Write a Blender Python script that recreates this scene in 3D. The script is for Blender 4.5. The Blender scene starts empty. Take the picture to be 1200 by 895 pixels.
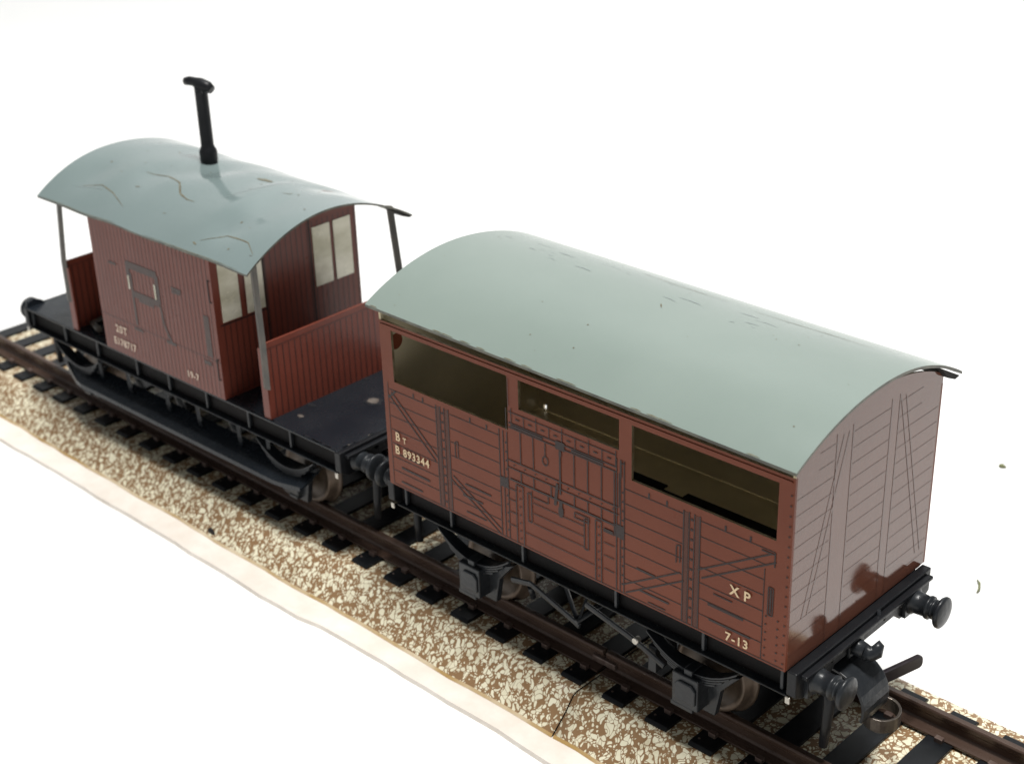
import bpy, math, random
from mathutils import Vector, Matrix
random.seed(7)
S = bpy.context.scene
COL = S.collection
S.unit_settings.system = 'METRIC'
S.unit_settings.scale_length = 0.01          # one unit = one centimetre, models at real size

# ------------------------------------------------------------------ materials
def principled(name, col, rough=.4, metal=0, spec=.5, coat=0, coat_rough=.1):
    m = bpy.data.materials.new(name); m.use_nodes = True
    b = m.node_tree.nodes['Principled BSDF']
    b.inputs['Base Color'].default_value = (*col, 1)
    b.inputs['Roughness'].default_value = rough
    b.inputs['Metallic'].default_value = metal
    b.inputs['Specular IOR Level'].default_value = spec
    b.inputs['Coat Weight'].default_value = coat
    b.inputs['Coat Roughness'].default_value = coat_rough
    return m, m.node_tree, b

def nd(t, typ, **kw):
    n = t.nodes.new(typ)
    for k, v in kw.items():
        if k in n.inputs: n.inputs[k].default_value = v
        else: setattr(n, k, v)
    return n

def ramp(t, src, stops):
    r = t.nodes.new('ShaderNodeValToRGB')
    e = r.color_ramp.elements
    while len(e) < len(stops): e.new(.5)
    for i, (p, c) in enumerate(stops):
        e[i].position = p; e[i].color = c if len(c) == 4 else (*c, 1)
    t.links.new(src, r.inputs[0])
    return r

def coords(t, scale=(1, 1, 1)):
    c = t.nodes.new('ShaderNodeTexCoord'); mp = t.nodes.new('ShaderNodeMapping')
    mp.inputs['Scale'].default_value = scale
    t.links.new(c.outputs['Object'], mp.inputs['Vector'])
    return mp.outputs[0]

def noise(t, vec, scale, detail=4, rough=.55, dist=0):
    n = nd(t, 'ShaderNodeTexNoise', Scale=scale, Detail=detail, Roughness=rough, Distortion=dist)
    t.links.new(vec, n.inputs['Vector'])
    return n.outputs['Fac']

def mix(t, fac, a, b, blend='MIX'):
    m = t.nodes.new('ShaderNodeMix'); m.data_type = 'RGBA'; m.blend_type = blend
    for s, v in ((m.inputs[0], fac), (m.inputs[6], a), (m.inputs[7], b)):
        if hasattr(v, 'node'): t.links.new(v, s)
        elif isinstance(v, (int, float)): s.default_value = v
        else: s.default_value = (*v, 1)
    return m.outputs[2]

def worn(name, col, col2, rough, spec=.5, metal=0, wear=None, wear_amt=.72, scale=2.5, rvar=.12, bump=.0, bscale=3, stretch=(1, 1, 1), coat=0, coat_rough=.08):
    """paint with tonal drift, gloss drift, optional chips of another colour and a slight unevenness"""
    m, t, b = principled(name, col, rough, metal, spec, coat, coat_rough)
    v = coords(t, stretch)
    n1 = noise(t, v, scale, 5)
    c = mix(t, ramp(t, n1, [(.35, (0, 0, 0)), (.68, (1, 1, 1))]).outputs[0], col, col2)
    if wear:
        n2 = noise(t, v, scale * 7, 6, .7)
        c = mix(t, ramp(t, n2, [(wear_amt, (0, 0, 0)), (wear_amt + .03, (1, 1, 1))]).outputs[0], c, wear)
    t.links.new(c, b.inputs['Base Color'])
    n3 = noise(t, v, scale * 1.7, 6, .65)
    mr = nd(t, 'ShaderNodeMapRange'); mr.inputs[3].default_value = max(.02, rough - rvar); mr.inputs[4].default_value = rough + rvar
    t.links.new(n3, mr.inputs[0]); t.links.new(mr.outputs[0], b.inputs['Roughness'])
    if bump:
        bp = nd(t, 'ShaderNodeBump', Strength=1.0, Distance=bump)
        t.links.new(noise(t, v, bscale, 3, .5), bp.inputs['Height']); t.links.new(bp.outputs[0], b.inputs['Normal'])
        if coat: t.links.new(bp.outputs[0], b.inputs['Coat Normal'])
    return m

M = {}
M['red'] = worn('bauxite_litho', (.190, .053, .027), (.165, .045, .023), .30, .15, scale=1.3, rvar=.07, bump=.012, bscale=.9)
M['red_end'] = worn('bauxite_litho_glossy', (.150, .056, .034), (.138, .051, .031), .10, .80, scale=1.3, rvar=.04, bump=.006, bscale=.9)
M['ink_end'] = worn('printed_ink_glossy', (.136, .056, .038), (.128, .053, .036), .10, .80, scale=9, rvar=.04)  # ink lightened almost to the panel red; veiling glare put into its colour
M['red_van'] = worn('bauxite_litho_van', (.175, .046, .030), (.150, .038, .025), .30, .28, scale=1.1, rvar=.08, bump=.014, bscale=1.1)
M['ink'] = worn('printed_ink', (.030, .021, .020), (.040, .026, .024), .30, .2, scale=9)
M['ink_soft'] = worn('printed_ink_soft', (.105, .039, .026), (.092, .036, .025), .30, .15, scale=9)
M['ink_van'] = worn('van_printed_ink', (.055, .020, .016), (.075, .025, .019), .32, .4, scale=6)
M['ink_box'] = worn('faded_box_print', (.045, .028, .024), (.065, .032, .026), .32, .3, scale=5)
M['letter'] = worn('cream_lettering', (.78, .60, .36), (.66, .48, .29), .35, .4, scale=30)
M['letter_van'] = worn('faded_lettering', (.80, .62, .48), (.66, .50, .38), .35, .4, scale=30)
M['tin'] = worn('bare_tin_edge', (.42, .36, .24), (.26, .20, .12), .32, .5, metal=.7, scale=9)
M['lacquer'] = worn('gold_lacquer_inside', (.70, .61, .42), (.56, .49, .33), .40, .5, metal=.2, scale=.8, bump=.01)
M['roof'] = worn('sage_roof_paint', (.205, .251, .226), (.190, .236, .212), .22, .48, scale=.55, rvar=.05, wear=(.16, .17, .14), wear_amt=.80, bump=.010, bscale=.8)
M['roof_van'] = worn('blue_sage_roof_paint', (.172, .220, .217), (.160, .207, .203), .12, .95, scale=.7, rvar=.04, wear=(.15, .13, .09), wear_amt=.76, bump=.012, bscale=1.2)
M['roof_edge'] = worn('roof_edge_metal', (.06, .06, .05), (.14, .14, .11), .4, .5, metal=.3, scale=5)
M['roof_under'] = worn('roof_underside', (.16, .14, .09), (.12, .10, .06), .45, .4, scale=2)
M['scratch'] = worn('rusty_scratch', (.10, .085, .05), (.17, .165, .12), .5, .3, scale=12)
M['stain'] = worn('roof_rub_mark', (.205, .245, .245), (.23, .275, .265), .35, .4, scale=14)
M['black'] = worn('black_chassis_paint', (.008, .0085, .010), (.013, .014, .016), .36, .2, scale=2.2, rvar=.10, wear=(.09, .085, .08), wear_amt=.74, bump=.008, bscale=6)
M['black_web'] = worn('dull_black_web', (.005, .005, .005), (.009, .007, .007), .6, .1, scale=2)
M['castgrey'] = worn('grey_black_casting', (.013, .015, .018), (.021, .024, .027), .34, .32, scale=4, rvar=.1, wear=(.16, .16, .16), wear_amt=.74, bump=.01, bscale=8)
M['deck'] = worn('van_deck_black', (.008, .011, .015), (.014, .017, .021), .26, .32, scale=1.6, rvar=.12, wear=(.13, .13, .12), wear_amt=.735, bump=.01, bscale=3)
M['chip'] = worn('bare_metal_chip', (.55, .52, .46), (.30, .28, .25), .3, .5, metal=.8, scale=12)
M['wheel'] = worn('brown_wheel', (.055, .038, .026), (.085, .058, .038), .42, .5, metal=.2, scale=5)
M['tread'] = worn('steel_tread', (.075, .055, .04), (.11, .08, .06), .38, .4, metal=.5, scale=8)
M['post'] = worn('veranda_post_paint', (.060, .058, .050), (.10, .085, .07), .38, .5, scale=5, wear=(.25, .22, .17), wear_amt=.7)
M['rail'] = worn('rust_brown_rail', (.055, .033, .024), (.085, .055, .042), .28, .4, metal=.2, scale=3, rvar=.1, stretch=(.3, 1, 1), wear=(.13, .10, .08), wear_amt=.68)
M['sleeper'] = worn('black_sleeper', (.005, .006, .007), (.010, .011, .013), .34, .22, scale=4, wear=(.20, .19, .17), wear_amt=.80)
M['clip'] = worn('rail_clip_metal', (.17, .13, .11), (.10, .06, .05), .38, .5, metal=.4, scale=9)
M['pane'] = worn('cream_window_print', (.86, .84, .70), (.56, .54, .40), .25, .5, metal=.1, scale=1.6, bump=.03, bscale=1.4, stretch=(1, .8, 1.6))
M['lip'] = worn('ochre_base_lip', (.42, .27, .10), (.70, .60, .44), .45, .4, scale=1.3)
M['card'] = worn('torn_white_card', (.68, .62, .55), (.77, .725, .665), .8, .2, scale=1.8, bump=.03, bscale=4)
M['gap'] = principled('dark_gap', (.008, .007, .006), .8)[0]
M['steel'] = worn('coupling_steel', (.19, .165, .14), (.10, .085, .075), .3, .5, metal=.75, scale=6)
M['purple'] = worn('oiled_coupling_bar', (.018, .014, .018), (.030, .023, .026), .34, .5, metal=.2, scale=5)
M['crumb'] = worn('olive_crumb', (.20, .22, .11), (.12, .12, .06), .7, .2, scale=20)
M['table'] = worn('white_table', (.83, .83, .82), (.81, .81, .795), .5, .3, scale=.15)

def ballast_mat():
    m, t, b = principled('printed_ballast', (.5, .4, .3), .42, spec=.4)
    v = coords(t)
    wob = nd(t, 'ShaderNodeTexNoise', Scale=9.0, Detail=0.0)
    t.links.new(v, wob.inputs['Vector'])
    sub = nd(t, 'ShaderNodeVectorMath', operation='SUBTRACT'); sub.inputs[1].default_value = (.5, .5, .5)
    t.links.new(wob.outputs['Color'], sub.inputs[0])
    sc = nd(t, 'ShaderNodeVectorMath', operation='SCALE'); sc.inputs['Scale'].default_value = .13
    t.links.new(sub.outputs[0], sc.inputs[0])
    ad = nd(t, 'ShaderNodeVectorMath', operation='ADD'); t.links.new(v, ad.inputs[0]); t.links.new(sc.outputs[0], ad.inputs[1])
    def mth(op, a_, b_):
        m_ = nd(t, 'ShaderNodeMath', operation=op)
        for i_, q_ in enumerate((a_, b_)):
            if hasattr(q_, 'node'): t.links.new(q_, m_.inputs[i_])
            else: m_.inputs[i_].default_value = q_
        return m_.outputs[0]
    def stones(scale, lo, hi, gap, rot):
        mp = nd(t, 'ShaderNodeMapping'); mp.inputs['Rotation'].default_value = (0, 0, rot); mp.inputs['Scale'].default_value = (1, .78, .8)
        t.links.new(ad.outputs[0], mp.inputs[0])
        e = nd(t, 'ShaderNodeTexVoronoi', feature='DISTANCE_TO_EDGE', Scale=scale); t.links.new(mp.outputs[0], e.inputs['Vector'])
        c = nd(t, 'ShaderNodeTexVoronoi', feature='F1', Scale=scale); t.links.new(mp.outputs[0], c.inputs['Vector'])
        sep = nd(t, 'ShaderNodeSeparateColor'); t.links.new(c.outputs['Color'], sep.inputs[0])
        th = nd(t, 'ShaderNodeMapRange'); th.inputs[3].default_value = lo; th.inputs[4].default_value = hi
        t.links.new(sep.outputs[0], th.inputs[0])
        ins = mth('SUBTRACT', th.outputs[0], c.outputs['Distance'])
        return mth('MINIMUM', ins, mth('SUBTRACT', e.outputs['Distance'], gap)), ins, sep
    a, ia, sa = stones(13.2, .30, .60, .022, .5)
    c, ic, sc2 = stones(25, .22, .50, .03, 1.9)
    c = mth('MINIMUM', c, mth('SUBTRACT', mth('MULTIPLY', ia, -1.0), .07))
    mr = nd(t, 'ShaderNodeMapRange'); mr.inputs[1].default_value = -.015; mr.inputs[2].default_value = .03
    t.links.new(mth('MAXIMUM', a, c), mr.inputs[0]); mx = mr
    n = noise(t, v, 1.2, 3)
    brown = mix(t, n, (.27, .165, .080), (.22, .128, .062))
    cream = mix(t, sa.outputs[1], (.78, .745, .57), (.68, .635, .47))
    col = mix(t, mx.outputs[0], brown, cream)
    dirt = ramp(t, noise(t, v, 3.0, 5, .7), [(.55, (1, 1, 1)), (.75, (.72, .66, .58))])
    col = mix(t, 1.0, col, dirt.outputs[0], 'MULTIPLY')
    t.links.new(col, b.inputs['Base Color'])
    bp = nd(t, 'ShaderNodeBump', Strength=.5, Distance=.02); t.links.new(noise(t, v, 5, 3), bp.inputs['Height']); t.links.new(bp.outputs[0], b.inputs['Normal'])
    return m
M['ballast'] = ballast_mat()

# ------------------------------------------------------------------ mesh builder
class MB:
    def __init__(s): s.v = []; s.f = []; s.m = []; s.sm = []
    def add(s, vs, fs, mi=0, smooth=False):
        o = len(s.v); s.v += [tuple(p) for p in vs]
        for f in fs: s.f.append([i + o for i in f]); s.m.append(mi); s.sm.append(smooth)
        return s
    def box(s, a, b, mi=0):
        (x0, y0, z0), (x1, y1, z1) = a, b
        vs = [(x, y, z) for x in (x0, x1) for y in (y0, y1) for z in (z0, z1)]
        return s.add(vs, [(0, 1, 3, 2), (4, 6, 7, 5), (0, 4, 5, 1), (2, 3, 7, 6), (0, 2, 6, 4), (1, 5, 7, 3)], mi)
    def quad(s, pts, mi=0): return s.add(pts, [tuple(range(len(pts)))], mi)
    def prism(s, poly, axis, d0, d1, mi=0):
        """poly in the plane normal to axis; (u,v) order: axis 0 -> (y,z), 1 -> (x,z), 2 -> (x,y)"""
        def P(u, v, d): return {0: (d, u, v), 1: (u, d, v), 2: (u, v, d)}[axis]
        n = len(poly)
        vs = [P(u, v, d0) for u, v in poly] + [P(u, v, d1) for u, v in poly]
        fs = [tuple(range(n)), tuple(range(2 * n - 1, n - 1, -1))] + [(i, i + n, (i + 1) % n + n, (i + 1) % n) for i in range(n)]
        return s.add(vs, fs, mi)
    def tube(s, path, r, seg=10, mi=0, smooth=True, flat=None, cap=True):
        """r a number or a list; flat=(a,b) makes an elliptic section"""
        pts = [Vector(p) for p in path]; n = len(pts); vs = []
        up = None
        for i, p in enumerate(pts):
            d = (pts[min(i + 1, n - 1)] - pts[max(i - 1, 0)]).normalized()
            if up is None:
                up = Vector((0, 0, 1)) if abs(d.z) < .9 else Vector((0, 1, 0))
            side = d.cross(up).normalized(); up = side.cross(d).normalized()
            rr = r[i] if isinstance(r, (list, tuple)) else r
            for k in range(seg):
                a = 2 * math.pi * k / seg
                ca, sa = math.cos(a), math.sin(a)
                if flat: vs.append(p + side * ca * flat[0] + up * sa * flat[1])
                else: vs.append(p + side * ca * rr + up * sa * rr)
        fs = [(i * seg + k, i * seg + (k + 1) % seg, (i + 1) * seg + (k + 1) % seg, (i + 1) * seg + k) for i in range(n - 1) for k in range(seg)]
        s.add(vs, fs, mi, smooth)
        if cap:
            o = len(s.v) - len(vs)
            s.f.append([o + k for k in range(seg)][::-1]); s.m.append(mi); s.sm.append(False)
            s.f.append([o + (n - 1) * seg + k for k in range(seg)]); s.m.append(mi); s.sm.append(False)
        return s
    def lathe(s, prof, origin, axis=0, seg=28, mi=0, sign=1, smooth=True):
        """prof [(d, r)] along axis from origin"""
        vs = []; O = Vector(origin)
        for d, r in prof:
            for k in range(seg):
                a = 2 * math.pi * k / seg; c, q = r * math.cos(a), r * math.sin(a)
                vs.append(O + {0: Vector((d * sign, c, q)), 1: Vector((c, d * sign, q)), 2: Vector((c, q, d * sign))}[axis])
        n = len(prof)
        fs = [(i * seg + k, i * seg + (k + 1) % seg, (i + 1) * seg + (k + 1) % seg, (i + 1) * seg + k) for i in range(n - 1) for k in range(seg)]
        return s.add(vs, fs, mi, smooth)
    def build(s, name, mats, parent=None, bevel=0, loc=None):
        me = bpy.data.meshes.new(name); me.from_pydata(s.v, [], s.f)
        for m in (mats if isinstance(mats, (list, tuple)) else [mats]): me.materials.append(M[m])
        for p, mi, sm in zip(me.polygons, s.m, s.sm): p.material_index = mi; p.use_smooth = sm
        me.update(); me.validate()
        o = bpy.data.objects.new(name, me); COL.objects.link(o)
        if parent: o.parent = parent
        if loc: o.location = loc
        if bevel:
            b = o.modifiers.new('bevel', 'BEVEL'); b.width = bevel; b.segments = 2; b.limit_method = 'ANGLE'; b.angle_limit = math.radians(40)
        return o

def recalc(o):
    import bmesh
    bm = bmesh.new(); bm.from_mesh(o.data); bmesh.ops.recalc_face_normals(bm, faces=bm.faces); bm.to_mesh(o.data); bm.free()
    return o

def thing(name, label, cat, loc=(0, 0, 0), rz=0, group=None):
    o = bpy.data.objects.new(name, None); COL.objects.link(o); o.location = loc; o.rotation_euler = (0, 0, rz)
    o.empty_display_size = .5
    o['label'] = label; o['category'] = cat
    if group: o['group'] = group
    return o

# ---- printed lines lying on a wall; plane mapper P(u, v, lift) -> xyz
def strokes(mb, P, segs, mi, lift=.004):
    for i, sg in enumerate(segs):
        u0, v0, u1, v1, w = sg[:5]
        d = math.hypot(u1 - u0, v1 - v0) or 1; nx, ny = -(v1 - v0) / d * w / 2, (u1 - u0) / d * w / 2
        l = lift + i * .00003
        mb.quad([P(u0 - nx, v0 - ny, l), P(u1 - nx, v1 - ny, l), P(u1 + nx, v1 + ny, l), P(u0 + nx, v0 + ny, l)], mi)

def writing(name, lines, P, mat, parent, size, lift=.017, sx=1.0):
    """lines [(text, u, v, size)] ; letters as real flat shapes on the wall"""
    mb = MB()
    for txt, u, v, sz, gap in lines:
        cu = bpy.data.curves.new('t', 'FONT'); cu.body = txt; cu.size = sz; cu.space_character = gap; cu.offset = sz * .022; cu.resolution_u = 3
        ob = bpy.data.objects.new('t', cu); COL.objects.link(ob)
        dg = bpy.context.evaluated_depsgraph_get(); dg.update()
        me = bpy.data.meshes.new_from_object(ob.evaluated_get(dg))
        mb.add([P(u + q.co.x * sx, v + q.co.y, lift) for q in me.vertices], [tuple(p.vertices) for p in me.polygons], 0)
        bpy.data.objects.remove(ob); bpy.data.curves.remove(cu); bpy.data.meshes.remove(me)
    return mb.build(name, mat, parent)

# ------------------------------------------------------------------ roof
def roof_z(y, hw, z0, rise):
    R = (hw * hw + rise * rise) / (2 * rise)
    return z0 + rise - (R - math.sqrt(max(0, R * R - y * y)))

def roof(name, x0, x1, hw, z0, rise, mats, parent, dent=None, th=.035, nx=60, ny=36, yoff=0, yfar=None):
    mb = MB(); vs = []
    for layer in (0, 1):
        for i in range(nx + 1):
            x = x0 + (x1 - x0) * i / nx
            for j in range(ny + 1):
                y = -hw + (hw + (yfar or hw)) * j / ny
                z = roof_z(y, hw, z0, rise) - layer * th
                if dent: z += dent(x, y)
                vs.append((x, y + yoff, z))
    W = ny + 1; N = (nx + 1) * W
    top = [(i * W + j, (i + 1) * W + j, (i + 1) * W + j + 1, i * W + j + 1) for i in range(nx) for j in range(ny)]
    bot = [tuple(N + k for k in f[::-1]) for f in top]
    rim = [(j, j + 1, N + j + 1, N + j) for j in range(ny)] + [(nx * W + j + 1, nx * W + j, N + nx * W + j, N + nx * W + j + 1) for j in range(ny)]
    rim += [((i + 1) * W, i * W, N + i * W, N + (i + 1) * W) for i in range(nx)] + [(i * W + ny, (i + 1) * W + ny, N + (i + 1) * W + ny, N + i * W + ny) for i in range(nx)]
    o = len(mb.v); mb.v += vs
    for f in top: mb.f.append(list(f)); mb.m.append(0); mb.sm.append(True)
    for f in bot: mb.f.append(list(f)); mb.m.append(2); mb.sm.append(True)
    mb.add(vs, rim, 1)
    return mb

def roof_mark(mb, f, pts, w, mi):
    """a thin mark following the roof surface f(x,y)->z"""
    P = []
    for (xa, ya), (xb, yb) in zip(pts, pts[1:]):
        for k in range(5): P.append((xa + (xb - xa) * k / 5, ya + (yb - ya) * k / 5))
    P.append(pts[-1]); n = len(P); vs = []
    for i, (x, y) in enumerate(P):
        x2, y2 = P[min(i + 1, n - 1)]; x1, y1 = P[max(i - 1, 0)]
        d = math.hypot(x2 - x1, y2 - y1) or 1; ww = w * (.25 + .9 * math.sin(math.pi * i / (n - 1)) * random.uniform(.55, 1.25))
        a, b = -(y2 - y1) / d * ww / 2, (x2 - x1) / d * ww / 2
        for sg in (-1, 1): vs.append((x + a * sg, y + b * sg, f(x + a * sg, y + b * sg) + .004))
    mb.add(vs, [(2 * i, 2 * i + 2, 2 * i + 3, 2 * i + 1) for i in range(n - 1)], mi)

# ------------------------------------------------------------------ running gear
ZB, ZF = 1.46, 1.09          # underside of body, lower flange of the solebar
def buffers(root, xe, sgn):
    for y in (-1.05, .93):
        b = MB()
        b.box((min(xe, xe + sgn * .05), y - .17, 1.24 - .16), (max(xe, xe + sgn * .05), y + .17, 1.24 + .16))
        b.lathe([(0.04, .16), (.07, .16), (.085, .135), (.24, .125), (.245, .142), (.275, .142), (.28, .10), (.30, .10), (.305, .12), (.33, .12), (.335, .08), (.40, .07)], (xe, y, 1.24), 0, 24, sign=sgn)
        o = b.build('buffer', 'castgrey', root); recalc(o)
        h = MB().lathe([(.365, .0), (.37, .12), (.385, .178), (.405, .192), (.43, .190), (.445, .165), (.458, .09), (.462, 0)], (xe, y, 1.24), 0, 28, sign=sgn)
        recalc(h.build('buffer_head', 'castgrey', o))

def wheelset(root, x):
    ax = MB().tube([(x, -1.0, .5), (x, 1.0, .5)], .05, 10).build('wheelset', 'wheel', root)
    for s in (-1, 1):
        w = MB()
        w.lathe([(.70, 0), (.70, .50), (.71, .565), (.735, .58), (.75, .56), (.76, .505), (.90, .495), (.905, .48), (.905, .43), (.88, .42), (.87, .16), (.90, .14), (.91, .10), (.91, 0)], (x, 0, .5), 1, 40, sign=s)
        for i, f in enumerate(w.f):
            k = i // 40
            w.m[i] = 1 if 4 <= k <= 8 else 0
        recalc(w.build('wheel', ['wheel', 'tread'], ax))

def axle_guard(root, x, s, style):
    """W-iron plate with leaf spring and axle box, on side s"""
    yo = s * 1.12
    g = MB()
    poly = [(x - .62, ZF + .02), (x - .26, .62), (x - .20, .18), (x + .24, .18), (x + .30, .58), (x + .66, ZF + .02), (x + .50, ZF + .02), (x + .2, .74), (x - .16, .76), (x - .44, ZF + .02)]
    g.prism([(x - .60, .86), (x - .30, .74), (x + .30, .74), (x + .60, .86), (x + .34, .55), (x + .27, .17), (x - .25, .17), (x - .30, .55)], 1, yo - .04, yo + .05)
    o = g.build('axle_guard', 'castgrey', root, bevel=.012)
    sp = MB()
    for k in range(4):
        hl = .64 - k * .10; n = 12
        up = [(x + hl * (2 * i / n - 1), .735 - k * .034 + .27 * (hl * (2 * i / n - 1) / .64) ** 2) for i in range(n + 1)]
        poly = up + [(a, b - .028) for a, b in up[::-1]]
        sp.prism(poly, 1, s * 1.14, s * (1.29 - k * .004))
    for e in (-.60, .60):
        sp.box((x + e - .035, s * 1.16 - .02, .93), (x + e + .035, s * 1.16 + .04, ZF))
    recalc(sp.build('leaf_spring', 'castgrey', o, bevel=.006))
    ab = MB()
    if style: 
        y0, y1 = sorted((s * 1.10, s * 1.24))
        ab.box((x - .20, y0, .27), (x + .17, y1, .60)); ab.box((x - .05, y0, .20), (x + .14, y1 + (.12 if s > 0 else 0), .27))
        recalc(ab.build('axle_box', 'castgrey', o, bevel=.02)); return
    y0, y1 = sorted((s * 1.10, s * 1.36)); f0, f1 = sorted((s * 1.36, s * 1.39))
    ab.box((x - .20, y0, .27), (x + .17, y1, .70))
    ab.prism([(x - .15, .36), (x + .15, .36), (x + .15, .56), (x + .09, .62), (x - .09, .62), (x - .15, .56)], 1, f0, f1)
    ab.box((x - .22, y0, .22), (x + .10, y1 - .04 if s > 0 else y1, .29))
    ab.box((x - .06, min(s * 1.12, s * 1.33), .66), (x + .06, max(s * 1.12, s * 1.33), .78))
    recalc(ab.build('axle_box', 'castgrey', o, bevel=.02))
    for e in (-.12, .12):
        pass

def underframe(root, x0, x1, ribs, top_mat='black'):
    L = MB()
    for s in (-1, 1):
        L.box((x0, min(s * 1.22, s * 1.26), ZF + .03), (x1, max(s * 1.22, s * 1.26), ZB - .03), 1)
        L.box((x0, min(s * 1.12, s * 1.36), ZF + .005), (x1, max(s * 1.12, s * 1.36), ZF + .03), 0)
        L.box((x0, min(s * 1.12, s * 1.36), ZB - .03), (x1, max(s * 1.12, s * 1.36), ZB - .002), 0)
        for r in ribs:
            L.box((r - .022, min(s * 1.26, s * 1.32), ZF + .03), (r + .022, max(s * 1.26, s * 1.32), ZB - .03), 0)
            
    # floor plate of the chassis and cross bearers
    L.box((x0 + .02, -1.2, ZB - .09), (x1 - .02, 1.2, ZB - .05), 1)
    L.box((x0 + .02, -.55, ZF - .02), (x1 - .02, -.47, ZB - .09), 1); L.box((x0 + .02, .47, ZF - .02), (x1 - .02, .55, ZB - .09), 1)
    return L.build('underframe', ['castgrey', 'black_web'], root, bevel=.012)  # flanges in lighter casting grey, their thin highlight lines put into the colour

def headstock(root, xe, s):
    h = MB(); a, b = sorted((xe, xe + s * .12))
    h.prism([(-1.38, ZB - .005), (1.38, ZB - .005), (1.38, ZF + .06), (1.24, ZF - .03), (.74, ZF - .03), (.62, ZF + .08), (-.62, ZF + .08), (-.74, ZF - .03), (-1.24, ZF - .03), (-1.38, ZF + .06)], 0, a, b)
    a2, b2 = sorted((xe + s * .12, xe + s * .20))
    h.box((a2, -1.30, ZB - .10), (b2, 1.30, ZB - .05))
    for y in (-.70, -.36, .36, .70): h.tube([(xe + s * .12, y, 1.28), (xe + s * .15, y, 1.28)], .035, 6)
    o = h.build('headstock', 'black', root, bevel=.014); recalc(o)
    c = MB()
    for y in (-1.385,): c.box((xe + s * .03 - .03, y - .012, ZF - .045), (xe + s * .03 + .03, y + .01, ZF + .04))
    c.build('bare_metal_corner', 'chip', o, bevel=.008)
    return o

def coupling(root, xe, s, full=True):
    c = MB()
    n = 10; outer = []; inner = []
    for i in range(n + 1):
        a = math.radians(100 - 118 * i / n)
        outer.append((xe + s * (.02 + .44 * math.cos(a) + .04), .66 + .42 * math.sin(a))); inner.append((xe + s * (.02 + .405 * math.cos(a) + .04), .66 + .385 * math.sin(a)))
    c.prism(outer + inner[::-1], 1, -.58, -.06)
    o = c.build('coupling', 'castgrey', root, bevel=.006); recalc(o)
    for p in o.data.polygons: p.use_smooth = False
    # drawbar shank reaching back under the chassis
    MBk = MB().box(*[tuple(v) for v in ((min(xe - s * .9, xe + s * .3), -.14, .52), (max(xe - s * .9, xe + s * .3), .10, .58))])
    MBk.build('coupling_shank', 'black', o, bevel=.01)
    # ring-like loop of bent strip
    lp = MB(); seg = 22; vs = []
    cx, cy, cz = xe + s * .47, -.13, .40
    for k in range(seg + 1):
        a = math.radians(-165 + 330 * k / seg)
        for r in (.205, .175):
            for z in (-.085, .085): vs.append((cx + s * r * math.cos(a), cy + r * 1.15 * math.sin(a), cz + z - .02 * math.cos(a)))
    fs = []
    for k in range(seg):
        p = 4 * k; q = p + 4
        fs += [(p, q, q + 1, p + 1), (p + 2, p + 3, q + 3, q + 2), (p, p + 2, q + 2, q), (p + 1, q + 1, q + 3, p + 3)]
    fs += [(0, 1, 3, 2), (4 * seg, 4 * seg + 2, 4 * seg + 3, 4 * seg + 1)]
    lp.add(vs, fs, 0, False)
    recalc(lp.build('coupling_loop', 'steel', o, bevel=.006))
    # flat bar standing out to the side
    b = MB(); p0 = Vector((xe + s * .16, -.08, .58)); p1 = Vector((xe + s * .42, .78, .62)); d = (p1 - p0); L = d.length; u = d.normalized(); w = Vector((0, 0, 1)); w = (w - u * w.dot(u)).normalized(); nn = u.cross(w)
    prof = [(0, -.085), (L - .05, -.085), (L - .012, -.065), (L, -.03), (L, .03), (L - .012, .065), (L - .05, .085), (0, .085)]
    vs = [p0 + u * a + w * h - nn * .03 for a, h in prof] + [p0 + u * a + w * h + nn * .03 for a, h in prof]; m = len(prof)
    b.add(vs, [tuple(range(m)), tuple(range(2 * m - 1, m - 1, -1))] + [(i, i + m, (i + 1) % m + m, (i + 1) % m) for i in range(m)])
    recalc(b.build('coupling_bar', 'purple', o, bevel=.012))
    h = MB()
    h.tube([(xe + s * .08, -.26, 1.25), (xe + s * .18, -.26, 1.235), (xe + s * .28, -.26, 1.23)], [.095, .10, .085], 14)
    h.tube([(xe + s * .26, -.26, 1.22), (xe + s * .32, -.24, 1.21), (xe + s * .36, -.20, 1.24), (xe + s * .36, -.18, 1.29), (xe + s * .33, -.18, 1.31)], [.095, .10, .095, .085, .07], 14)
    ho = recalc(h.build('draw_hook', 'castgrey', root))
    MB().box((min(xe + s * .12, xe + s * .15), -.38, 1.13), (max(xe + s * .12, xe + s * .15), -.10, 1.38)).build('hook_plate', 'castgrey', ho, bevel=.01)
    MB().tube([(xe + s * .14, .20, 1.30), (xe + s * .14, .20, 1.47)], .022, 8).build('lamp_bracket', 'castgrey', root)
    v = MB().tube([(xe + s * .17, -.80, 1.10), (xe + s * .20, -.82, .8), (xe + s * .19, -.83, .5), (xe + s * .17, -.83, .22)], [.06, .065, .06, .05], 10, flat=None)
    v.build('brake_pipe', 'black', root)

# ================================================================== CATTLE WAGON
X0, X1, YS, ZT = -6.18, 0.0, 1.425, 3.79
cw = thing('cattle_wagon', 'red-brown cattle wagon with three open slots in its side and a smooth sage-grey roof', 'toy wagon', (0, 0, 0), 0)

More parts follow.
